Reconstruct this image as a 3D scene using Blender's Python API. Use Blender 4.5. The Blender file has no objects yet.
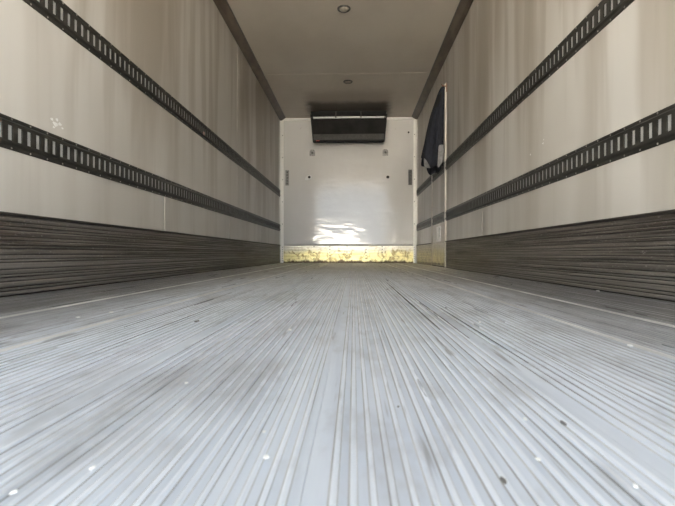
import bpy, bmesh, math, random
from mathutils import Vector
random.seed(7)
S = bpy.context.scene
C = S.collection
R = math.radians

# ------------------------------------------------------------------ camera
XL, XR, YB, YF, ZC = -1.336, 1.124, 8.1, -0.45, 2.617     # room: left, right, far wall, doorway, ceiling
CAM_Z = 0.168
cd = bpy.data.cameras.new('camera'); cam = bpy.data.objects.new('camera', cd); C.objects.link(cam)
cam.location = (0, 0, CAM_Z)
cam.rotation_euler = (R(90.08), R(-0.1), R(2.1))
cd.sensor_width = 36; cd.lens = 36 * 449 / 675
cd.clip_start = 0.02
cd.dof.use_dof = True; cd.dof.focus_distance = 3.5; cd.dof.aperture_fstop = 12.0
S.camera = cam

# ------------------------------------------------------------------ sky and exposure
w = bpy.data.worlds.new('overcast_sky'); S.world = w; w.use_nodes = True
bg = w.node_tree.nodes['Background']
bg.inputs[0].default_value = (0.80, 0.90, 1.0, 1)
bg.inputs[1].default_value = 0.85
sd = bpy.data.lights.new('sun', 'SUN'); sun = bpy.data.objects.new('sun', sd); C.objects.link(sun)
sd.energy = 27.0; sd.angle = R(0.6); sd.color = (1.0, .93, .82)      # stands over the front of the body: lights the yard, never enters the doorway
sun.rotation_euler = (R(-48), 0, R(-12)); sun.location = (0, 6, 12)
vs = S.view_settings
vs.view_transform = 'Standard'; vs.look = 'None'; vs.gamma = 1; vs.use_curve_mapping = False
vs.exposure = 2.05

# ------------------------------------------------------------------ material helpers
class NT:
    def __init__(s, name, rough=0.6, metal=0.0, spec=0.5):
        s.m = bpy.data.materials.new(name); s.m.use_nodes = True
        s.t = s.m.node_tree; s.b = s.t.nodes['Principled BSDF']
        s.b.inputs['Roughness'].default_value = rough
        s.b.inputs['Metallic'].default_value = metal
        s.b.inputs['Specular IOR Level'].default_value = spec
        s.pos = s.t.nodes.new('ShaderNodeNewGeometry').outputs['Position']
    def n(s, kind, **kw):
        x = s.t.nodes.new(kind)
        for k, v in kw.items(): setattr(x, k, v)
        return x
    def l(s, a, b): s.t.links.new(a, b)
    def noise(s, scale, detail=3, rough=0.55, loc=(0, 0, 0), dist=0.0):
        mp = s.n('ShaderNodeMapping'); mp.inputs['Scale'].default_value = scale; mp.inputs['Location'].default_value = loc
        s.l(s.pos, mp.inputs['Vector'])
        nz = s.n('ShaderNodeTexNoise'); nz.inputs['Scale'].default_value = 1
        nz.inputs['Detail'].default_value = detail; nz.inputs['Roughness'].default_value = rough; nz.inputs['Distortion'].default_value = dist
        s.l(mp.outputs[0], nz.inputs['Vector'])
        return nz.outputs['Fac']
    def ramp(s, fac, a, b, lo=0.0, hi=1.0):
        mr = s.n('ShaderNodeMapRange', interpolation_type='SMOOTHSTEP')
        for i, v in enumerate((a, b, lo, hi)): mr.inputs[i + 1].default_value = v
        s.l(fac, mr.inputs[0]); return mr.outputs[0]
    def axis(s, k):
        sp = s.n('ShaderNodeSeparateXYZ'); s.l(s.pos, sp.inputs[0]); return sp.outputs[k]
    def math(s, op, a, b):
        m = s.n('ShaderNodeMath', operation=op)
        for i, v in enumerate((a, b)):
            if isinstance(v, (int, float)): m.inputs[i].default_value = v
            else: s.l(v, m.inputs[i])
        return m.outputs[0]
    def mix(s, fac, a, b):
        m = s.n('ShaderNodeMix', data_type='RGBA')
        if isinstance(fac, (int, float)): m.inputs[0].default_value = fac
        else: s.l(fac, m.inputs[0])
        for i, v in ((6, a), (7, b)):
            if isinstance(v, tuple): m.inputs[i].default_value = (*v, 1)
            else: s.l(v, m.inputs[i])
        return m.outputs[2]
    def col(s, c):
        if isinstance(c, tuple): s.b.inputs['Base Color'].default_value = (*c, 1)
        else: s.l(c, s.b.inputs['Base Color'])
        return s
    def rough(s, f): s.l(f, s.b.inputs['Roughness']); return s
    def bump(s, f, strength=0.3, dist=0.004):
        b = s.n('ShaderNodeBump'); b.inputs['Strength'].default_value = strength; b.inputs['Distance'].default_value = dist
        s.l(f, b.inputs['Height']); s.l(b.outputs[0], s.b.inputs['Normal']); return s

def plain(name, c, rough=0.6, metal=0.0, var=0.25, scale=(30, 30, 30)):
    t = NT(name, rough, metal)
    f = t.noise(scale, 4)
    t.col(t.mix(t.ramp(f, 0.3, 0.7), tuple(x * (1 - var) for x in c), tuple(min(1, x * (1 + var)) for x in c)))
    return t.m

def wall_mat(name, seed):
    t = NT(name, 0.38)
    base = t.mix(t.ramp(t.noise((.8, .8, .6), 3, loc=(seed, 0, 0)), .3, .7), (.555, .53, .485), (.66, .64, .60))
    st = t.noise((0, 2.3, .30), 3, .5, loc=(seed, seed * 3, 0), dist=.5)
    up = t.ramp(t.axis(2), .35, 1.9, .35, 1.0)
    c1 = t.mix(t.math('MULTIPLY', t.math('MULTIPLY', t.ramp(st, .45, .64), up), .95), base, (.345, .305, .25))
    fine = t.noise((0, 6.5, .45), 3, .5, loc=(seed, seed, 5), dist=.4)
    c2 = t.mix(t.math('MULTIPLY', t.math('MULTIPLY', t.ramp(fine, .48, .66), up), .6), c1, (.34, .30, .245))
    # the whole wall goes darker and browner towards the top
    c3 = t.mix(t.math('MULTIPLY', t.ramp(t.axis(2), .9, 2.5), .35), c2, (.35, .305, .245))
    t.col(c3)
    t.bump(t.noise((0, 1.6, .3), 1), .25, .02)
    return t.m

M = {}
M['wall_l'] = wall_mat('grimy_white_panel_a', 1.3)
M['wall_r'] = wall_mat('grimy_white_panel_b', 8.1)
M['door'] = wall_mat('grimy_white_panel_c', 4.4)
# far wall
t = NT('far_wall_white_laminate', .09)
b = t.mix(t.ramp(t.noise((1.3, 1, .6), 4), .35, .7), (.72, .695, .66), (.78, .76, .73))
b = t.mix(t.math('MULTIPLY', t.ramp(t.noise((9, 9, 9), 5, .7, dist=.6), .66, .74), t.ramp(t.axis(2), 2.25, 2.55)), b, (.25, .17, .10))
t.col(b); t.b.inputs['Specular IOR Level'].default_value = 1.0; t.bump(t.noise((4.0, 1, 9), 3, loc=(3, 0, 0)), .16, .02); M['far'] = t.m
# yellowed foot of the far wall
def yellow(name, metal, k=1.0):
    t = NT(name, .28, metal)
    z = t.math('ADD', t.axis(2), t.math('MULTIPLY', t.math('SUBTRACT', t.noise((8, 8, 2), 4, .6), .5), .16))
    c = t.mix(t.ramp(z, .13, .27), (.95, .86, .44), (.74, .71, .62))
    blot = t.noise((9, 9, 7), 6, .72, dist=.7)
    c = t.mix(t.math('MULTIPLY', t.ramp(blot, .47, .62), t.ramp(z, .30, .20, .25, .9)), c, (.36, .26, .10))
    c = t.mix(t.ramp(z, .055, .012), c, (.10, .07, .04))
    if k < 1: c = t.mix(1 - k, c, (.16, .13, .09))
    t.col(c); t.bump(t.noise((5, 5, 9), 3), .5, .01); return t.m
M['yellow'] = yellow('yellowed_scuff_plate', .5)
M['stained'] = yellow('stained_scuff_plate', .35, .45)
M['corner'] = plain('white_corner_trim', (.96, .94, .89), .42, .45, .02, (12, 12, 5))
M['door_trim'] = plain('dull_door_trim', (.58, .545, .485), .4, 0, .12, (12, 12, 5))
# ceiling
t = NT('dingy_ceiling', .5)
c = t.mix(t.ramp(t.noise((1.5, .9, 1), 4), .3, .7), (.53, .475, .395), (.60, .545, .46))
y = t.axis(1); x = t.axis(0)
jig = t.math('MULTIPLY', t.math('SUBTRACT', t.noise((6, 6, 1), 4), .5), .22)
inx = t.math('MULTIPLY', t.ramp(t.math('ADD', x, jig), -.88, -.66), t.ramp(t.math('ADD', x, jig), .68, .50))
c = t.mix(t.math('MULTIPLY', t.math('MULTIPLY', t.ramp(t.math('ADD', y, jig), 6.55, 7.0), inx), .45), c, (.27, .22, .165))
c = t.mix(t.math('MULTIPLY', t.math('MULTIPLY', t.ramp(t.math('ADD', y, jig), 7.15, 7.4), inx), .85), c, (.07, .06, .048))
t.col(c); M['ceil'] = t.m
M['cove'] = plain('brown_cove_trim', (.105, .080, .058), .5, 0, .35, (8, 3, 8))
# scuff ridges
t = NT('dirty_aluminium_scuff', .42, .35)
f = t.noise((2, 1.6, 110), 4, .65, dist=.15)
c = t.mix(t.ramp(f, .3, .7), (.050, .043, .036), (.25, .225, .20))
c = t.mix(t.math('MULTIPLY', t.ramp(t.noise((1, .5, 24), 2, loc=(0, 0, 3)), .45, .62), .55), c, (.33, .305, .275))
c = t.mix(t.math('MULTIPLY', t.ramp(t.noise((90, 60, 90), 3, .75), .58, .70), .65), c, (.50, .48, .45))
c = t.mix(t.math('MULTIPLY', t.ramp(t.noise((1, .9, 3), 3, loc=(4, 2, 0)), .52, .7), .5), c, (.12, .08, .055))
low = t.math('ADD', t.axis(2), t.math('MULTIPLY', t.math('SUBTRACT', t.noise((2, 1.2, 9), 4), .5), .3))
c = t.mix(t.math('MULTIPLY', t.ramp(low, .20, .05), .55), c, (.33, .315, .295))      # paint scraped off to bare metal low down
t.col(c); t.bump(f, .35, .003); M['scuff'] = t.m
t = NT('scuff_backing_metal', .5, .3); t.col((.045, .04, .034)); M['scuff_back'] = t.m
M['rail'] = plain('black_rail_paint', (.034, .032, .027), .40, .2, .35, (40, 8, 40))
M['slot'] = plain('galvanised_backing', (.50, .51, .505), .4, .15, .10, (30, 30, 30))
M['rivet'] = plain('rivet_metal', (.42, .40, .36), .35, .6, .4, (9, 9, 9))
# floor
def floor_mat(name, lo, hi, seed, rlo=.30, rhi=.46):
    t = NT(name, .5, .35)
    f = t.noise((26, 1.1, 1), 4, .6, loc=(seed, 0, 0), dist=.15)
    c = t.mix(t.ramp(f, .3, .72), lo, hi)
    blot = t.noise((3.2, 1.4, 1), 5, .65, loc=(1, 7, 0))
    c = t.mix(t.math('MULTIPLY', t.ramp(blot, .50, .70), .5), c, (.27, .265, .265))
    c = t.mix(t.math('MULTIPLY', t.ramp(t.noise((90, 60, 1), 3, .7, loc=(seed, 1, 0)), .68, .74), .5), c, (.80, .80, .80))
    c = t.mix(t.math('MULTIPLY', t.ramp(t.noise((60, 3, 1), 3, .65, loc=(2, 4, 0)), .62, .72), .6), c, (.12, .11, .105))
    c = t.mix(t.math('MULTIPLY', t.ramp(t.noise((14, 6, 1), 4, .65, loc=(9, 3, 0)), .50, .68), .38), c, (.33, .34, .36))
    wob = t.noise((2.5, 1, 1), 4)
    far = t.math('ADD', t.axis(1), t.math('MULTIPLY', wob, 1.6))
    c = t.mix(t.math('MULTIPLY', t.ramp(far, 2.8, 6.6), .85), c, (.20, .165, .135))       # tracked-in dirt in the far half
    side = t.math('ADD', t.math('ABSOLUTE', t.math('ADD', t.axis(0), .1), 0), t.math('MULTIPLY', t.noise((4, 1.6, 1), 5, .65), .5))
    c = t.mix(t.math('MULTIPLY', t.ramp(side, .64, 1.18), .88), c, (.115, .107, .10))   # darker, noise-broken tone towards the side walls
    t.col(c); t.rough(t.ramp(f, .2, .8, rhi, rlo)); t.bump(f, .2, .002); return t.m
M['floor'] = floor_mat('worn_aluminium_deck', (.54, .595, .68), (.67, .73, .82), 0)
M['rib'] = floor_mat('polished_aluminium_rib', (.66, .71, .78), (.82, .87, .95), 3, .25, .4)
M['lip'] = plain('bright_seam_lip', (.70, .70, .69), .4, .2, .2, (20, 3, 3))
M['crevice'] = plain('rib_foot_grey', (.38, .385, .39), .7, .1, .4, (40, 4, 4))
M['grime'] = plain('black_grime', (.05, .048, .046), .7, 0, .4, (60, 8, 8))
M['evap'] = plain('dark_grey_unit_housing', (.024, .023, .021), .5, 0, .2, (6, 6, 6))
M['evap'].node_tree.nodes['Principled BSDF'].inputs['Specular IOR Level'].default_value = .12
M['evap'].node_tree.nodes['Principled BSDF'].inputs['Roughness'].default_value = .75
M['black'] = plain('black_rubber', (.010, .0095, .009), .8, 0, .3)
M['grille'] = plain('grey_grille', (.065, .062, .057), .5, .2, .2)
M['pale'] = plain('pale_aluminium', (.78, .77, .75), .35, .2, .08)
M['steel'] = plain('grey_steel', (.30, .29, .27), .42, .5, .3, (50, 50, 50))
M['dark_steel'] = plain('dark_steel', (.10, .095, .085), .45, .4, .4, (50, 50, 50))
M['red'] = plain('red_wire', (.35, .05, .03), .5, 0, .1)
M['pink'] = plain('faded_pink_tape', (.62, .45, .40), .6, 0, .1)
M['lens'] = plain('cloudy_lens', (.33, .30, .25), .25, 0, .1)
M['navy'] = plain('navy_cloth', (.014, .016, .024), .85, 0, .35, (60, 60, 14))
M['lining'] = plain('grey_lining', (.24, .235, .235), .8, 0, .2, (20, 20, 20))
M['rust'] = plain('rusty_hook', (.20, .09, .045), .6, .3, .3)
M['white_bit'] = plain('white_flake', (.86, .86, .84), .6, 0, .05)
M['dark_bit'] = plain('dark_grit', (.13, .125, .12), .8, 0, .2)
M['yard'] = plain('white_reflector_wall', (.93, .91, .87), .8, 0, .04, (.5, .5, .5))
M['ground'] = plain('yard_concrete', (.46, .44, .41), .9, 0, .15, (.6, .6, .6))

# ------------------------------------------------------------------ mesh helpers
def tag(o, label=None, cat=None, group=None, kind=None):
    if label: o['label'] = label
    if cat: o['category'] = cat
    if group: o['group'] = group
    if kind: o['kind'] = kind
    return o
class MB:
    def __init__(s): s.v = []; s.f = []
    def box(s, x0, x1, y0, y1, z0, z1):
        i = len(s.v)
        s.v += [(x0, y0, z0), (x1, y0, z0), (x1, y1, z0), (x0, y1, z0), (x0, y0, z1), (x1, y0, z1), (x1, y1, z1), (x0, y1, z1)]
        s.f += [tuple(i + k for k in q) for q in ((0, 3, 2, 1), (4, 5, 6, 7), (0, 1, 5, 4), (1, 2, 6, 5), (2, 3, 7, 6), (3, 0, 4, 7))]
        return s
    def prism(s, prof, a, b, fn):
        """prof: closed 2-D outline; fn(p, q, t) -> 3-D; swept from t=a to t=b"""
        i = len(s.v); n = len(prof)
        s.v += [fn(p, q, a) for p, q in prof] + [fn(p, q, b) for p, q in prof]
        for k in range(n): s.f.append((i + k, i + (k + 1) % n, i + n + (k + 1) % n, i + n + k))
        s.f.append(tuple(i + n - 1 - k for k in range(n))); s.f.append(tuple(i + n + k for k in range(n)))
        return s
    def lathe(s, prof, n, fn):
        """prof: (radius, height) pairs; fn(a, b, h) -> 3-D"""
        i = len(s.v); m = len(prof)
        for r, h in prof:
            for k in range(n):
                a = 2 * math.pi * k / n; s.v.append(fn(r * math.cos(a), r * math.sin(a), h))
        for j in range(m - 1):
            for k in range(n):
                s.f.append((i + j * n + k, i + j * n + (k + 1) % n, i + (j + 1) * n + (k + 1) % n, i + (j + 1) * n + k))
        s.f.append(tuple(i + k for k in range(n))[::-1]); s.f.append(tuple(i + (m - 1) * n + k for k in range(n)))
        return s
    def mesh(s, name, mat, smooth=False):
        me = bpy.data.meshes.new(name); me.from_pydata(s.v, [], s.f)
        bm = bmesh.new(); bm.from_mesh(me); bmesh.ops.recalc_face_normals(bm, faces=bm.faces); bm.to_mesh(me); bm.free()
        me.materials.append(mat)
        if smooth: me.polygons.foreach_set('use_smooth', [True] * len(me.polygons))
        return me
    def build(s, name, mat, parent=None, loc=(0, 0, 0), smooth=False):
        return place(name, s.mesh(name, mat, smooth), parent, loc)
def place(name, me, parent=None, loc=(0, 0, 0)):
    o = bpy.data.objects.new(name, me); C.objects.link(o); o.location = loc
    if parent is not None:
        o.parent = parent
    return o
def empty(name, loc):
    o = bpy.data.objects.new(name, None); C.objects.link(o); o.location = loc; o.empty_display_size = .1
    return o
def lerp(a, b, t): return a + (b - a) * t
def box(*a): return MB().box(*a)

# ------------------------------------------------------------------ the yard outside, beyond the doorway
g = MB().box(-40, 40, -70, 25, -1.45, -1.35).build('ground', M['ground']); tag(g, kind='structure')

yw = box(-34, .8, -41, -40, -1.35, 2.55).build('wall_reflector', M['yard']); tag(yw, kind='structure')     # unseen white wall, added and sized to reflect as the far wall's highlight
box(-34.1, .9, -41.1, -39.9, 2.55, 2.70).build('reflector_coping', M['steel'], yw)
# ------------------------------------------------------------------ floor: planks with ribs
floor = box(XL - .06, XR + .06, YF, YB + .06, -.09, -.022).build('floor', M['scuff_back']); tag(floor, kind='structure')
seams = [XL + .012, -.908, -.604, -.318, -.036, .235, .506, .730, XR - .012]
ribprof = [(-.0026, 0), (.0026, 0), (.0019, .0030), (.0008, .0037), (-.0008, .0037), (-.0019, .0030)]
rb = MB().prism(ribprof, YF, YB - .01, lambda p, q, t: (p, t, q)); nrf = len(rb.f)
rb.prism([(-.0038, 0), (.0031, 0), (.0030, .0008), (.0024, .0012), (-.0024, .0012), (-.0036, .0008)], YF, YB - .01, lambda p, q, t: (p, t, q))   # darker strip along the foot of the rib
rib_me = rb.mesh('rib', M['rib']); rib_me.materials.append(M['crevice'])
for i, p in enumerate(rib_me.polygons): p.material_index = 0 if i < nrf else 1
lipprof = [(-.0036, 0), (.0036, 0), (.0030, .0042), (.0014, .0052), (-.0014, .0052), (-.0030, .0042)]
lip_me = MB().prism(lipprof, YF, YB - .01, lambda p, q, t: (p, t, q)).mesh('seam_lip', M['lip'])
for a, b in zip(seams[:-1], seams[1:]):
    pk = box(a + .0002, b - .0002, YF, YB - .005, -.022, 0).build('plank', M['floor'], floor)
    if a in (-.908, -.604, .506, .730): place('seam_lip', lip_me, pk, (a + .005, 0, -.0002)).scale = (.65, 1, .9)
    x0, x1 = a + .022, b - .012
    n = max(2, round((x1 - x0) / .0139)); st = (x1 - x0) / n
    for k in range(n + 1):
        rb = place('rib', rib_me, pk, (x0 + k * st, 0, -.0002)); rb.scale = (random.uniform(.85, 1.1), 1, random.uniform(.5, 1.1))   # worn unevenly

def grime(X, ya, yb, wd, rng):
    n = 14; L, Rr = [], []
    for k in range(n + 1):
        t = k / n; h = wd * (.35 + .65 * math.sin(math.pi * t)) * rng.uniform(.6, 1.25) / 2
        L.append((X - h, lerp(ya, yb, t))); Rr.append((X + h, lerp(ya, yb, t)))
    pk = [c for c in floor.children if c.name.startswith('plank') and c.data.vertices[0].co.x <= X <= c.data.vertices[1].co.x][0]
    MB().prism(L + Rr[::-1], 0, .0009, lambda p, q, t: (p, q, t)).build('grime_streak', M['grime'], pk)
rng = random.Random(5)
for X, ya, yb, wd in ((.2235, .85, 2.3, .007), (.2285, .9, 1.7, .005), (.329, .42, 1.25, .0075), (.315, .5, .95, .005), (.343, .62, 1.5, .004), (.190, 1.0, 2.6, .005), (.268, .7, 1.4, .004),
                      (-.16, .9, 1.6, .004), (-.44, .8, 1.5, .005), (.41, .6, .9, .005), (-.52, 1.0, 1.9, .005), (.60, .9, 1.6, .006)):
    grime(X, ya, yb, wd, rng)

# ------------------------------------------------------------------ ceiling
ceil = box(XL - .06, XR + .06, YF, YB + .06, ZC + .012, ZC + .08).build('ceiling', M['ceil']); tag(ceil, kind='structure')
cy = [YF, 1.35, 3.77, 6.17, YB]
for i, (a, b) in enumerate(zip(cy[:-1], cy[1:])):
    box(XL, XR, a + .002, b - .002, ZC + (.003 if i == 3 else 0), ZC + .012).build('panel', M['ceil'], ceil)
box(XL, XR, 6.10, 6.24, ZC - .003, ZC + .001).build('joint_strip', M['ceil'], ceil)
for n, (xw, s) in enumerate(((XL, 1), (XR, -1))):
    prof = [(0, 0), (0, -.055), (.010, -.060), (.045, -.048), (.098, -.010), (.103, 0)]
    tr = MB().prism(prof, YF, YB - .06, lambda p, q, t: (xw + s * p, t, ZC + q)).build('trim_%d' % (n + 1), M['cove'])
    tag(tr, kind='structure')
    for zz, dd in ((-.052, .012), (-.006, .098)):
        MB().prism([(dd - .006, zz - .006), (dd + .004, zz - .006), (dd + .004, zz + .004), (dd - .006, zz + .004)], YF, YB - .06,
                   lambda p, q, t: (xw + s * p, t, ZC + q)).build('edge_bead', M['dark_steel'], tr)

# ------------------------------------------------------------------ side walls
ZK = .325                                   # top of the scuff band
RL, RU = (.568, .695), (1.184, 1.316)       # slotted rails, lower and upper: bottom and top
def side_wall(name, xw, s, mat, segs, first, step, first2, step2):
    wl = None
    for a, b in segs:
        bx = box(min(xw - s * .07, xw - s * .006), max(xw - s * .07, xw - s * .006), a, b, -.09, ZC + .08)
        if wl is None: wl = bx.build(name, mat); tag(wl, kind='structure')
        else: bx.build('wall_section', mat, wl)
        def row(z0, z1, f0, stp):
            ys = [a]; y = f0
            while y < b - .15:
                if y > a + .15: ys.append(y)
                y += stp
            ys.append(b)
            for k, (p, q) in enumerate(zip(ys[:-1], ys[1:])):
                d = .0 + .0035 * (k % 2)
                box(min(xw - s * .008, xw + s * (d - .001)), max(xw - s * .008, xw + s * (d - .001)), p + .0012, q - .0012, z0, z1).build('panel', mat, wl)
        row(ZK - .01, .632, first, step)
        row(.634, ZC + .01, first2, step2)
    return wl
YD0, YD1 = 5.55, 6.47
wall_left = side_wall('wall_left', XL, 1, M['wall_l'], [(YF, YB)], 1.45, .835, .2, 2.44)
wall_right = side_wall('wall_right', XR, -1, M['wall_r'], [(YF, YD0 - .03), (YD1 + .03, YB)], 1.53, 1.22, .7, 2.44)

box(XR, XR + .07, YD0 - .03, YD1 + .03, 2.245, ZC + .08).build('lintel', M['wall_r'], wall_right)
# scuff bands: backing plate and one object for each ridge
def ridge_profile(z0, z1, d):
    h = z1 - z0
    return [(0, z0), (d * .7, z0 + h * .10), (d, z0 + h * .25), (d, z0 + h * .72), (d * .6, z0 + h * .92), (0, z1)]
hs = [.020, .014, .026, .018, .012, .022, .030, .013, .019, .027, .014, .022, .016, .028, .015, .020, .026]
tot = sum(hs); zed = [.004]
for h in hs: zed.append(zed[-1] + h / tot * (ZK - .016))
def scuff(parent, xw, s, a, b, mat, rng):
    for z0, z1 in zip(zed[:-1], zed[1:]):
        pr = ridge_profile(z0 + .0012, z1 - .0018, rng.uniform(.003, .011))
        MB().prism(pr, a, b, lambda p, q, t: (xw + s * (p + .0035), t, q)).build('ridge', mat, parent)
    MB().prism([(0, ZK - .012), (.013, ZK - .012), (.013, ZK - .003), (.006, ZK), (0, ZK)], a, b,
               lambda p, q, t: (xw + s * (p + .0035), t, q)).build('top_bead', M['scuff_back'], parent)
for name, xw, s, segs in (('baseboard_left', XL, 1, [(YF, YB - .012)]), ('baseboard_right', XR, -1, [(YF, YD0 - .035), (YD1 + .035, YB - .012)])):
    rng = random.Random(name)
    bb = None
    for a, b in segs:
        p = box(min(xw, xw + s * .004), max(xw, xw + s * .004), a, b, .0, ZK)
        if bb is None: bb = p.build(name, M['scuff_back']); tag(bb, kind='structure')
        else: p.build('backing_plate', M['scuff_back'], bb)
        scuff(bb, xw, s, a, b, M['stained'] if a > 6 else M['scuff'], rng)

# ------------------------------------------------------------------ far wall
wall_back = box(XL - .06, XR + .06, YB + .012, YB + .08, -.09, ZC + .08).build('wall_back', M['far']); tag(wall_back, kind='structure')
# three sheets, gently bowed by the foam behind them
for a, b in ((XL, XR),):
    nx, nz = 40, 60; m = MB()
    for j in range(nz + 1):
        for i in range(nx + 1):
            x = a + (b - a) * i / nx; z = ZK - .02 + (ZC + .01 - ZK + .02) * j / nz
            bow = .0012 * math.sin(math.pi * (x - a) / (b - a)) * math.exp(-((z - .33) / .16) ** 2)
            m.v.append((x, YB - bow, z))
    for j in range(nz):
        for i in range(nx):
            k = j * (nx + 1) + i; m.f.append((k, k + 1, k + nx + 2, k + nx + 1))
    o = m.build('panel', M['far'], wall_back, smooth=True)
    sol = o.modifiers.new('thick', 'SOLIDIFY'); sol.thickness = .012; sol.offset = 0
bbk = box(XL, XR, YB - .012, YB - .004, 0, .312).build('baseboard_back', M['yellow']); tag(bbk, kind='structure')
for z0, z1 in ((.010, .105), (.108, .160), (.163, .215), (.218, .262), (.265, .309)):
    MB().prism([(0, z0), (.006, z0 + .006), (.007, z1 - .006), (0, z1)], XL + .05, XR - .05, lambda p, q, t: (t, YB - .012 - p, q)).build('scuff_strip', M['yellow'], bbk)
dot = MB().lathe([(.011, 0), (.010, .004), (.005, .006)], 8, lambda a, b, h: (a, -h, b)).mesh('rivet', M['dark_steel'])
for px in (314, 330, 347, 366, 382):
    X = (px - 354) / 55.4
    for z in (.295, .245, .19, .135, .075): 
        if random.random() < .85: place('rivet', dot, bbk, (X, YB - .0185, z))
# white corner trims and head trim
n = 3
for xw, s in ((XL, 1), (XR, -1)):
    tr = MB().prism([(.0, .0), (.062, 0), (.062, .010), (.02, .024), (.010, .06), (0, .06)], .002, ZC - .0,
                    lambda p, q, t: (xw + s * (p + .001), YB - .021 - q, t)).build('trim_%d' % n, M['corner']); n += 1
    tag(tr, kind='structure')
    dm = MB().lathe([(.008, 0), (.007, .003)], 8, lambda a, b, h: (a, -h, b)).mesh('rivet', M['dark_steel'])
    for z in (.28, .24, .20, .16, .12, .08, .04, .7, 1.1, 1.5, 1.9, 2.3):
        place('rivet', dm, tr, (xw + s * .046, YB - .037, z))
tr = MB().prism([(0, 0), (.022, -.004), (.022, -.03), (.006, -.05), (0, -.05)], XL + .065, XR - .065, lambda p, q, t: (t, YB - .008 - p, ZC + q)).build('trim_5', M['corner']); tag(tr, kind='structure')

# ------------------------------------------------------------------ side door in the right wall
dr = box(XR + .004, XR + .06, YD0 + .004, YD1 - .004, .012, 2.24).build('door_1', M['door']); tag(dr, kind='structure')
for a, b, z0, z1 in ((YD0 + .01, YD1 - .01, ZK - .01, .63), (YD0 + .01, YD1 - .01, .634, 2.235)):
    box(XR - .001, XR + .004, a, b, z0, z1).build('door_panel', M['door'], dr)
for yy, dep, wd in ((YD0 - .012, .018, .022), (YD1 + .012, .014, .030)):
    MB().prism([(-.006, -wd / 2), (dep * .8, -wd / 2), (dep, -wd * .3), (dep, wd * .3), (dep * .8, wd / 2), (-.006, wd / 2)], .004, 2.25,
               lambda p, q, t: (XR - p, yy + q, t)).build('frame_bar', M['door_trim'], dr)
box(XR - .008, XR + .01, YD0, YD1, 2.235, 2.25).build('head_bar', M['door'], dr)
box(XR - .006, XR + .06, YD0 + .004, YD1 - .004, .0005, .012).build('sill', M['black'], dr)
kp = box(XR - .003, XR + .002, YD0 + .012, YD1 - .012, .03, ZK).build('kick_plate', M['stained'], dr)
for z0, z1 in zip(zed[1:-1], zed[2:]):
    MB().prism(ridge_profile(z0 + .0012, z1 - .0018, .007), YD0 + .014, YD1 - .014, lambda p, q, t: (XR - .003 - p, t, q)).build('ridge', M['stained'], kp)
la = empty('latch', (XR, 5.97, .43)); la.parent = dr
for a in ((-.014, 0, -.125, .125, .082, .098), (-.014, 0, -.125, .125, -.098, -.082), (-.014, 0, -.125, -.085, -.082, .082), (-.014, 0, .085, .125, -.082, .082)):
    box(*a).build('rim', M['pale'], la)
box(-.005, .0, -.086, .086, -.083, .083).build('cup', M['dark_steel'], la)
box(-.018, -.008, -.012, .012, -.09, .09).build('handle', M['pale'], la)

# ------------------------------------------------------------------ slotted cargo rails
PITCH = .0508
RAIL_GROUP = None
def strip_profile(sg, hh):
    o, e = hh, .029
    pr = [(0, o), (.0035, o), (.0042, o - .003), (.0042, .049), (.0125, .0415), (.0125, e), (.0085, e), (.0085, .040), (0, .046)]
    return [(p, sg * q) for p, q in pr]
rungs, rivets = {}, {}
for s in (1, -1):
    rungs[s] = MB().prism([(.0082, -.0152), (.0108, -.0152), (.0125, -.0128), (.0125, .0128), (.0108, .0152), (.0082, .0152)], -.0292, .0292,
                          lambda p, q, t: (s * p, q, t)).mesh('rung', M['rail'])
    rivets[s] = MB().lathe([(.0042, 0), (.0038, .0016), (.0018, .0026)], 7, lambda a, b, h: (s * h, a, b)).mesh('rivet', M['rivet'])
def cargo_rail(label, xw, s, zr, a, b, group, off=0.0):
    zc = sum(zr) / 2; hh = (zr[1] - zr[0]) / 2; x = xw + s * (.0012 + off)
    r = empty('cargo_rail', (x, a, zr[0])); tag(r, label, 'cargo rail', group)
    L = b - a
    for sg, nm in ((1, 'upper_strip'), (-1, 'lower_strip')):
        MB().prism(strip_profile(sg, hh), 0, L, lambda p, q, t: (s * p, t, q + hh)).build(nm, M['rail'], r)
    bk = box(min(0, s * .0062), max(0, s * .0062), 0.0, L, hh - .0405, hh + .0405).build('backing', M['slot'], r); bk['label'] = 'pale galvanised strip showing through the slots'
    n = int(L / PITCH)
    for k in range(n + 1):
        y = (L - n * PITCH) / 2 + k * PITCH
        if y < .017 or y > L - .017: continue
        place('rung', rungs[s], r, (0, y, hh))
    for k in range(int(L / (2 * PITCH))):
        y = PITCH + k * 2 * PITCH
        if a + y > 6.2: break
        for sg in (1, -1): place('rivet', rivets[s], r, (s * .0040, y, hh + sg * (hh - .0075)))
    return r
lev = (('upper', RU), ('lower', RL))
for nm, zr in lev:
    cargo_rail('%s long black slotted cargo rail on the wall opposite the side door' % nm, XL, 1, zr, .02, YB - .085, 'slotted cargo rails on the walls', .0006)
    cargo_rail('%s long black slotted cargo rail running from the rear up to the side door frame' % nm, XR, -1, zr, .02, YD0 - .032, 'slotted cargo rails on the walls', .0006)
    cargo_rail('%s short black slotted cargo rail mounted on the side door' % nm, XR, -1, zr, YD0 + .02, YD1 - .02, 'slotted cargo rails on the walls', .0006)
    cargo_rail('%s short black slotted cargo rail between the side door and the white far wall' % nm, XR, -1, zr, YD1 + .035, YB - .085, 'slotted cargo rails on the walls', .0006)

o = MB().prism([(-.022, -.010), (.012, -.016), (.026, .004), (.008, .018), (-.016, .012)], .0005, .0025, lambda p, q, t: (t, p, q)).build('tape_scrap', M['pink'], None, (XL + .0016 + .0125, 3.90, 1.223))
tag(o, 'small pinkish tape scrap stuck to the lower edge of the upper cargo rail', 'tape')

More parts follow.
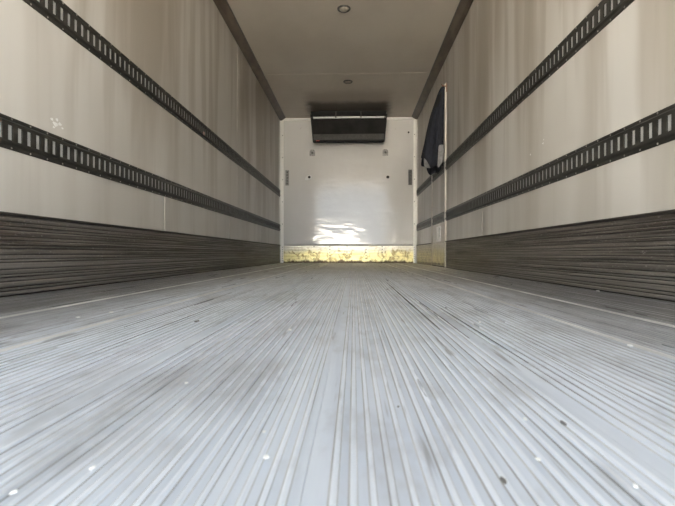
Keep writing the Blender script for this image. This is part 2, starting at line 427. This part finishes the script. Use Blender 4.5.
# ------------------------------------------------------------------ evaporator unit
ev = empty('evaporator_unit', (-.095, YB - .33, 2.09)); tag(ev, 'dark grey refrigeration evaporator unit hung under the ceiling on the far wall', 'evaporator')
def evp(nm, mb, mat): return mb.build(nm, mat, ev, (.095, -(YB - .33), -2.09))
x0, x1 = -.745, .555
yf = 7.70
def tap(x, z):     # the unit narrows slightly towards its foot
    k = (ZC - z) / .5; c = -.095
    return c + (x - c) * (1 - .065 * k)
def front(z0, z1, y0a, y0b, y1, xa=x0, xb=x1):
    m = MB(); v = []
    for z, yy in ((z0, y0a), (z1, y0b)):
        v += [(tap(xa, z), yy, z), (tap(xb, z), yy, z), (tap(xb, z), y1, z), (tap(xa, z), y1, z)]
    m.v = v; m.f = [(0, 3, 2, 1), (4, 5, 6, 7), (0, 1, 5, 4), (1, 2, 6, 5), (2, 3, 7, 6), (3, 0, 4, 7)]
    return m
evp('top_bar', front(2.535, ZC - .004, yf, yf, yf + .05), M['black'])
evp('housing', front(2.17, 2.53, yf + .075, yf + .04, YB - .03, x0 + .01, x1 - .01), M['evap'])
evp('pale_lip', front(2.496, 2.524, yf + .002, yf + .002, yf + .05, x0 + .03, x1 - .03), M['pale'])
evp('front_panel', front(2.235, 2.487, yf + .045, yf + .005, yf + .07), M['evap'])
evp('grille_frame', front(2.135, 2.232, yf + .066, yf + .05, yf + .08), M['grille'])
for k in range(5):
    z = 2.145 + k * .017
    evp('grille_slat', front(z, z + .009, yf + .058 - k * .002, yf + .052 - k * .002, yf + .07, x0 + .03, x1 - .03), M['grille'])
evp('drip_tray', front(2.108, 2.134, yf + .058, yf + .05, yf + .16), M['black'])
for X in (-.315, .115):
    evp('hanger', box(X - .011, X + .011, yf - .010, yf + .012, 2.50, ZC - .004), M['grille'])
for s, xx in ((-1, x0), (1, x1)):
    m = MB(); z0, z1 = 2.115, 2.56; xa, xb = tap(xx, z0), tap(xx, z1)
    m.v = [(xa + s * .002, yf + .04, z0), (xb + s * .002, yf - .004, z1), (xb + s * .002, YB - .04, z1), (xa + s * .002, yf + .16, z0),
           (xa + s * .014, yf + .04, z0), (xb + s * .014, yf - .004, z1), (xb + s * .014, YB - .04, z1), (xa + s * .014, yf + .16, z0)]
    m.f = [(0, 1, 2, 3), (7, 6, 5, 4), (0, 4, 5, 1), (1, 5, 6, 2), (2, 6, 7, 3), (3, 7, 4, 0)]
    evp('side_plate', m, M['black'])
evp('cable', box(-.66, -.60, yf + .050, yf + .060, 2.115, 2.130), M['red'])

# ------------------------------------------------------------------ ceiling lamps
for X, Y, lab in ((-.105, 4.48, 'round recessed ceiling lamp with dark ring, away from the evaporator unit'),
                  (-.09, 6.39, 'round recessed ceiling lamp in the ceiling close to the evaporator unit')):
    z = ZC if Y < 6 else ZC + .002
    cl = empty('ceiling_light', (X, Y, z)); tag(cl, lab, 'ceiling light', 'ceiling lamps')
    MB().lathe([(.066, .004), (.066, -.008), (.058, -.014), (.048, -.010), (.048, .004)], 28, lambda a, b, h: (a, b, h)).build('ring', M['dark_steel'], cl, smooth=True)
    MB().lathe([(.047, -.004), (.047, -.012), (.036, -.019), (.018, -.023), (.004, -.024)], 28, lambda a, b, h: (a, b, h)).build('lens', M['lens'], cl, smooth=True)

# ------------------------------------------------------------------ fittings on the far wall
for X, mat, lab in ((-1.21, M['steel'], 'narrow grey slotted plate on the far wall, at the corner opposite the side door'),
                    (1.005, M['dark_steel'], 'narrow dark slotted plate on the far wall, at the corner by the side door')):
    p = empty('slotted_plate', (X, YB - .006, 1.40)); tag(p, lab, 'wall plate', 'slotted plates on the far wall')
    m = MB()
    for xa, xb in ((-.032, -.012), (.012, .032)): m.box(xa, xb, -.014, -.001, 0, .275)
    m.build('side_rail', mat, p)
    for k in range(6): box(-.0119, .0119, -.012, -.003, k * .051, k * .051 + .02).build('rung', mat, p)
    box(-.0119, .0119, -.0028, -.001, .002, .273).build('backing', M['dark_steel'], p)
for X, lab in ((-.755, 'small grey bracket with bolt under the evaporator corner, opposite the side door'), (.56, 'small grey bracket with bolt under the evaporator corner, towards the side door')):
    p = empty('bolt_bracket', (X, YB - .006, 1.985)); tag(p, lab, 'bracket', 'bolt brackets under the evaporator')
    m = MB().prism([(-.05, -.055), (.05, -.055), (.05, .03), (.03, .06), (-.03, .06), (-.05, .03)], .001, .010, lambda a, b, t: (a, -t, b)); m.build('plate', M['steel'], p)
    MB().lathe([(.022, 0), (.022, .012), (.014, .018)], 6, lambda a, b, h: (a, -.010 - h, b)).build('bolt', M['dark_steel'], p)
p = empty('plug_plate', (-.82, YB - .006, 1.545)); tag(p, 'torn white plate with a black plug on the far wall', 'plug')
MB().prism([(-.07, -.045), (-.02, -.05), (.05, -.02), (.065, .03), (.01, .05), (-.05, .02)], .001, .007, lambda a, b, t: (a, -t, b)).build('plate', M['white_bit'], p)
MB().lathe([(.024, 0), (.022, .012), (.010, .016)], 10, lambda a, b, h: (a + .01, -.007 - h, b + .005)).build('plug', M['black'], p)
for X, Z, r, lab in ((.605, 1.545, .028, 'black round plug in the bare white far wall'), (.975, 2.345, .016, 'tiny black plug high on the far wall near the ceiling corner')):
    o = MB().lathe([(r, .001), (r * .95, .010), (r * .45, .015)], 10, lambda a, b, h: (a, -h, b)).build('wall_plug', M['black'], None, (X, YB - .006, Z)); tag(o, lab, 'plug')

# ------------------------------------------------------------------ cloth on a hook by the door
hk = empty('wall_hook', (XR, YD0 - .045, 2.19)); tag(hk, 'small rusty hook on the wall at the door frame, carrying the navy jacket', 'hook')
box(-.006, 0.0, -.014, .014, -.05, .05).build('plate', M['rust'], hk)
MB().prism([(0, .012), (-.05, .018), (-.062, .04), (-.054, .042), (-.046, .028), (0, .024)], -.006, .006, lambda p, q, t: (p - .004, t, q)).build('prong', M['rust'], hk)

jk = empty('hanging_jacket', (1.0, 5.70, 1.2)); tag(jk, 'dark navy cloth jacket hanging from a hook beside the side door', 'jacket')
rng = random.Random(3)
NV, NU = 36, 72
m = MB()
for j in range(NV + 1):
    v = j / NV
    rx = lerp(.012, .130, v ** .62); ry = lerp(.014, .16, v ** .8)
    cx = lerp(1.088, .985, v ** .8); cy_ = lerp(5.525, 5.70, v ** .6)
    for i in range(NU):
        a = 2 * math.pi * i / NU
        fold = 1 + (.13 * math.sin(5 * a + .8 + 1.5 * v) + .09 * math.sin(9 * a + 2.3 * v + 2) + .05 * math.sin(13 * a - 3 * v)) * min(1, v * 2.5)
        x = cx + rx * math.cos(a) * fold; y = cy_ + ry * math.sin(a) * fold
        hem = 1.20 + .19 * max(0, -math.cos(a)) ** 1.5 + .10 * max(0, math.cos(a + .5)) ** 2 + .02 * math.sin(7 * a)
        z = lerp(2.215, hem, v)
        x = min(x, XR - .022 + .0 * v)
        m.v.append((x - 1.0, y - 5.70, z - 1.2))
for j in range(NV):
    for i in range(NU):
        m.f.append((j * NU + i, j * NU + (i + 1) % NU, (j + 1) * NU + (i + 1) % NU, (j + 1) * NU + i))
o = m.build('shell', M['navy'], jk, smooth=True)
so = o.modifiers.new('thick', 'SOLIDIFY'); so.thickness = .006
def flap(nm, mat, pts, thick=.006):
    """pts: rows of points (x, y, z); a soft rippled sheet"""
    m = MB(); n = len(pts[0])
    for row in pts: m.v += [(x - 1.0, y - 5.70, z - 1.2) for x, y, z in row]
    for j in range(len(pts) - 1):
        for i in range(n - 1): m.f.append((j * n + i, j * n + i + 1, (j + 1) * n + i + 1, (j + 1) * n + i))
    o = m.build(nm, mat, jk, smooth=True); o.modifiers.new('s', 'SUBSURF').render_levels = 2
    q = o.modifiers.new('thick', 'SOLIDIFY'); q.thickness = thick
flap('lining', M['lining'], [[(lerp(1.03, 1.085, u) - .015 * v + .008 * math.sin(7 * u), lerp(5.53, 5.50, u) - .015 * math.sin(3 * v), lerp(1.50, 1.21 + .06 * u, v)) for u in (0, .33, .66, 1)] for v in (0, .25, .5, .75, 1)])
flap('hem_lining', M['lining'], [[(lerp(.868, .96, u) + .010 * v, lerp(5.66, 5.58, u) + .01 * math.sin(8 * u), lerp(1.40 - .05 * u, 1.245 - .02 * u, v)) for u in (0, .33, .66, 1)] for v in (0, .5, 1)])
flap('collar', M['black'], [[(lerp(1.02, 1.075, u) - .06 * v, lerp(5.50, 5.47, u), lerp(2.10, 1.92, v) + .05 * u) for u in (0, .5, 1)] for v in (0, .5, 1)])

# ------------------------------------------------------------------ scuffs on the walls and bits on the floor
def blob(r, rng, h):
    n = rng.randint(5, 8)
    return [(r * rng.uniform(.45, 1.2) * math.cos(2 * math.pi * k / n), r * rng.uniform(.45, 1.2) * math.sin(2 * math.pi * k / n)) for k in range(n)]
rng = random.Random(11)
for dy, dz, r in ((0, 0, .012), (.03, .008, .009), (-.022, .012, .008), (.012, .022, .007), (.05, -.006, .006), (-.01, -.018, .006)):
    Y0, Z0 = 1.955, .745
    MB().prism(blob(r, rng, 0), -.002, .0032, lambda p, q, t: (t, p * 1.6, q)).build('scuff_mark', M['white_bit'], wall_left, (XL, Y0 + dy, Z0 + dz))
for Y0, Z0, r in ((2.71, .825, .010), (2.90, .80, .007), (2.70, .845, .005)):
    MB().prism(blob(r, rng, 0), -.0035, .002, lambda p, q, t: (t, p * 1.6, q)).build('scuff_mark', M['white_bit'], wall_right, (XR, Y0, Z0))
def ground(px, py):          # pixel -> floor point
    d = cam.rotation_euler.to_matrix() @ Vector(((px - 337.5) / 449, -(py - 253) / 449, -1))
    k = -CAM_Z / d.z
    return d.x * k, d.y * k
bits = [(636, 492, .0019, 'w'), (525, 423, .0022, 'w'), (538, 464, .0016, 'w'), (480, 324, .0030, 'w'), (266, 462, .0020, 'w'), (264, 436, .0014, 'w'),
        (14, 498, .0018, 'w'), (111, 314, .005, 'w'), (93, 473, .0018, 'w'), (186, 386, .0022, 'w'), (290, 332, .0045, 'w'), (630, 348, .004, 'w'), (598, 292, .006, 'w'), (78, 319, .004, 'w'),
        (563, 427, .0020, 'd'), (503, 486, .0018, 'd'), (197, 323, .0035, 'd'), (398, 410, .0012, 'd')]
for px, py, r, k in bits:
    X, Y = ground(px, py)
    o = MB().prism(blob(r * 1.25, rng, 0), 0, r * .55, lambda p, q, t: (p * .9, q * (1.5 if k == 'w' else 2.6), t))
    if k == 'w': o = o.build('paint_flake', M['white_bit'], None, (X, Y, .0036)); tag(o, 'tiny white paint flake lying on the ribbed metal floor', 'flake', 'white flakes on the floor')
    else: o = o.build('grit_chip', M['dark_bit'], None, (X, Y, .0036)); tag(o, 'small dark chip of grit lying on the ribbed metal floor', 'grit', 'dark chips on the floor')
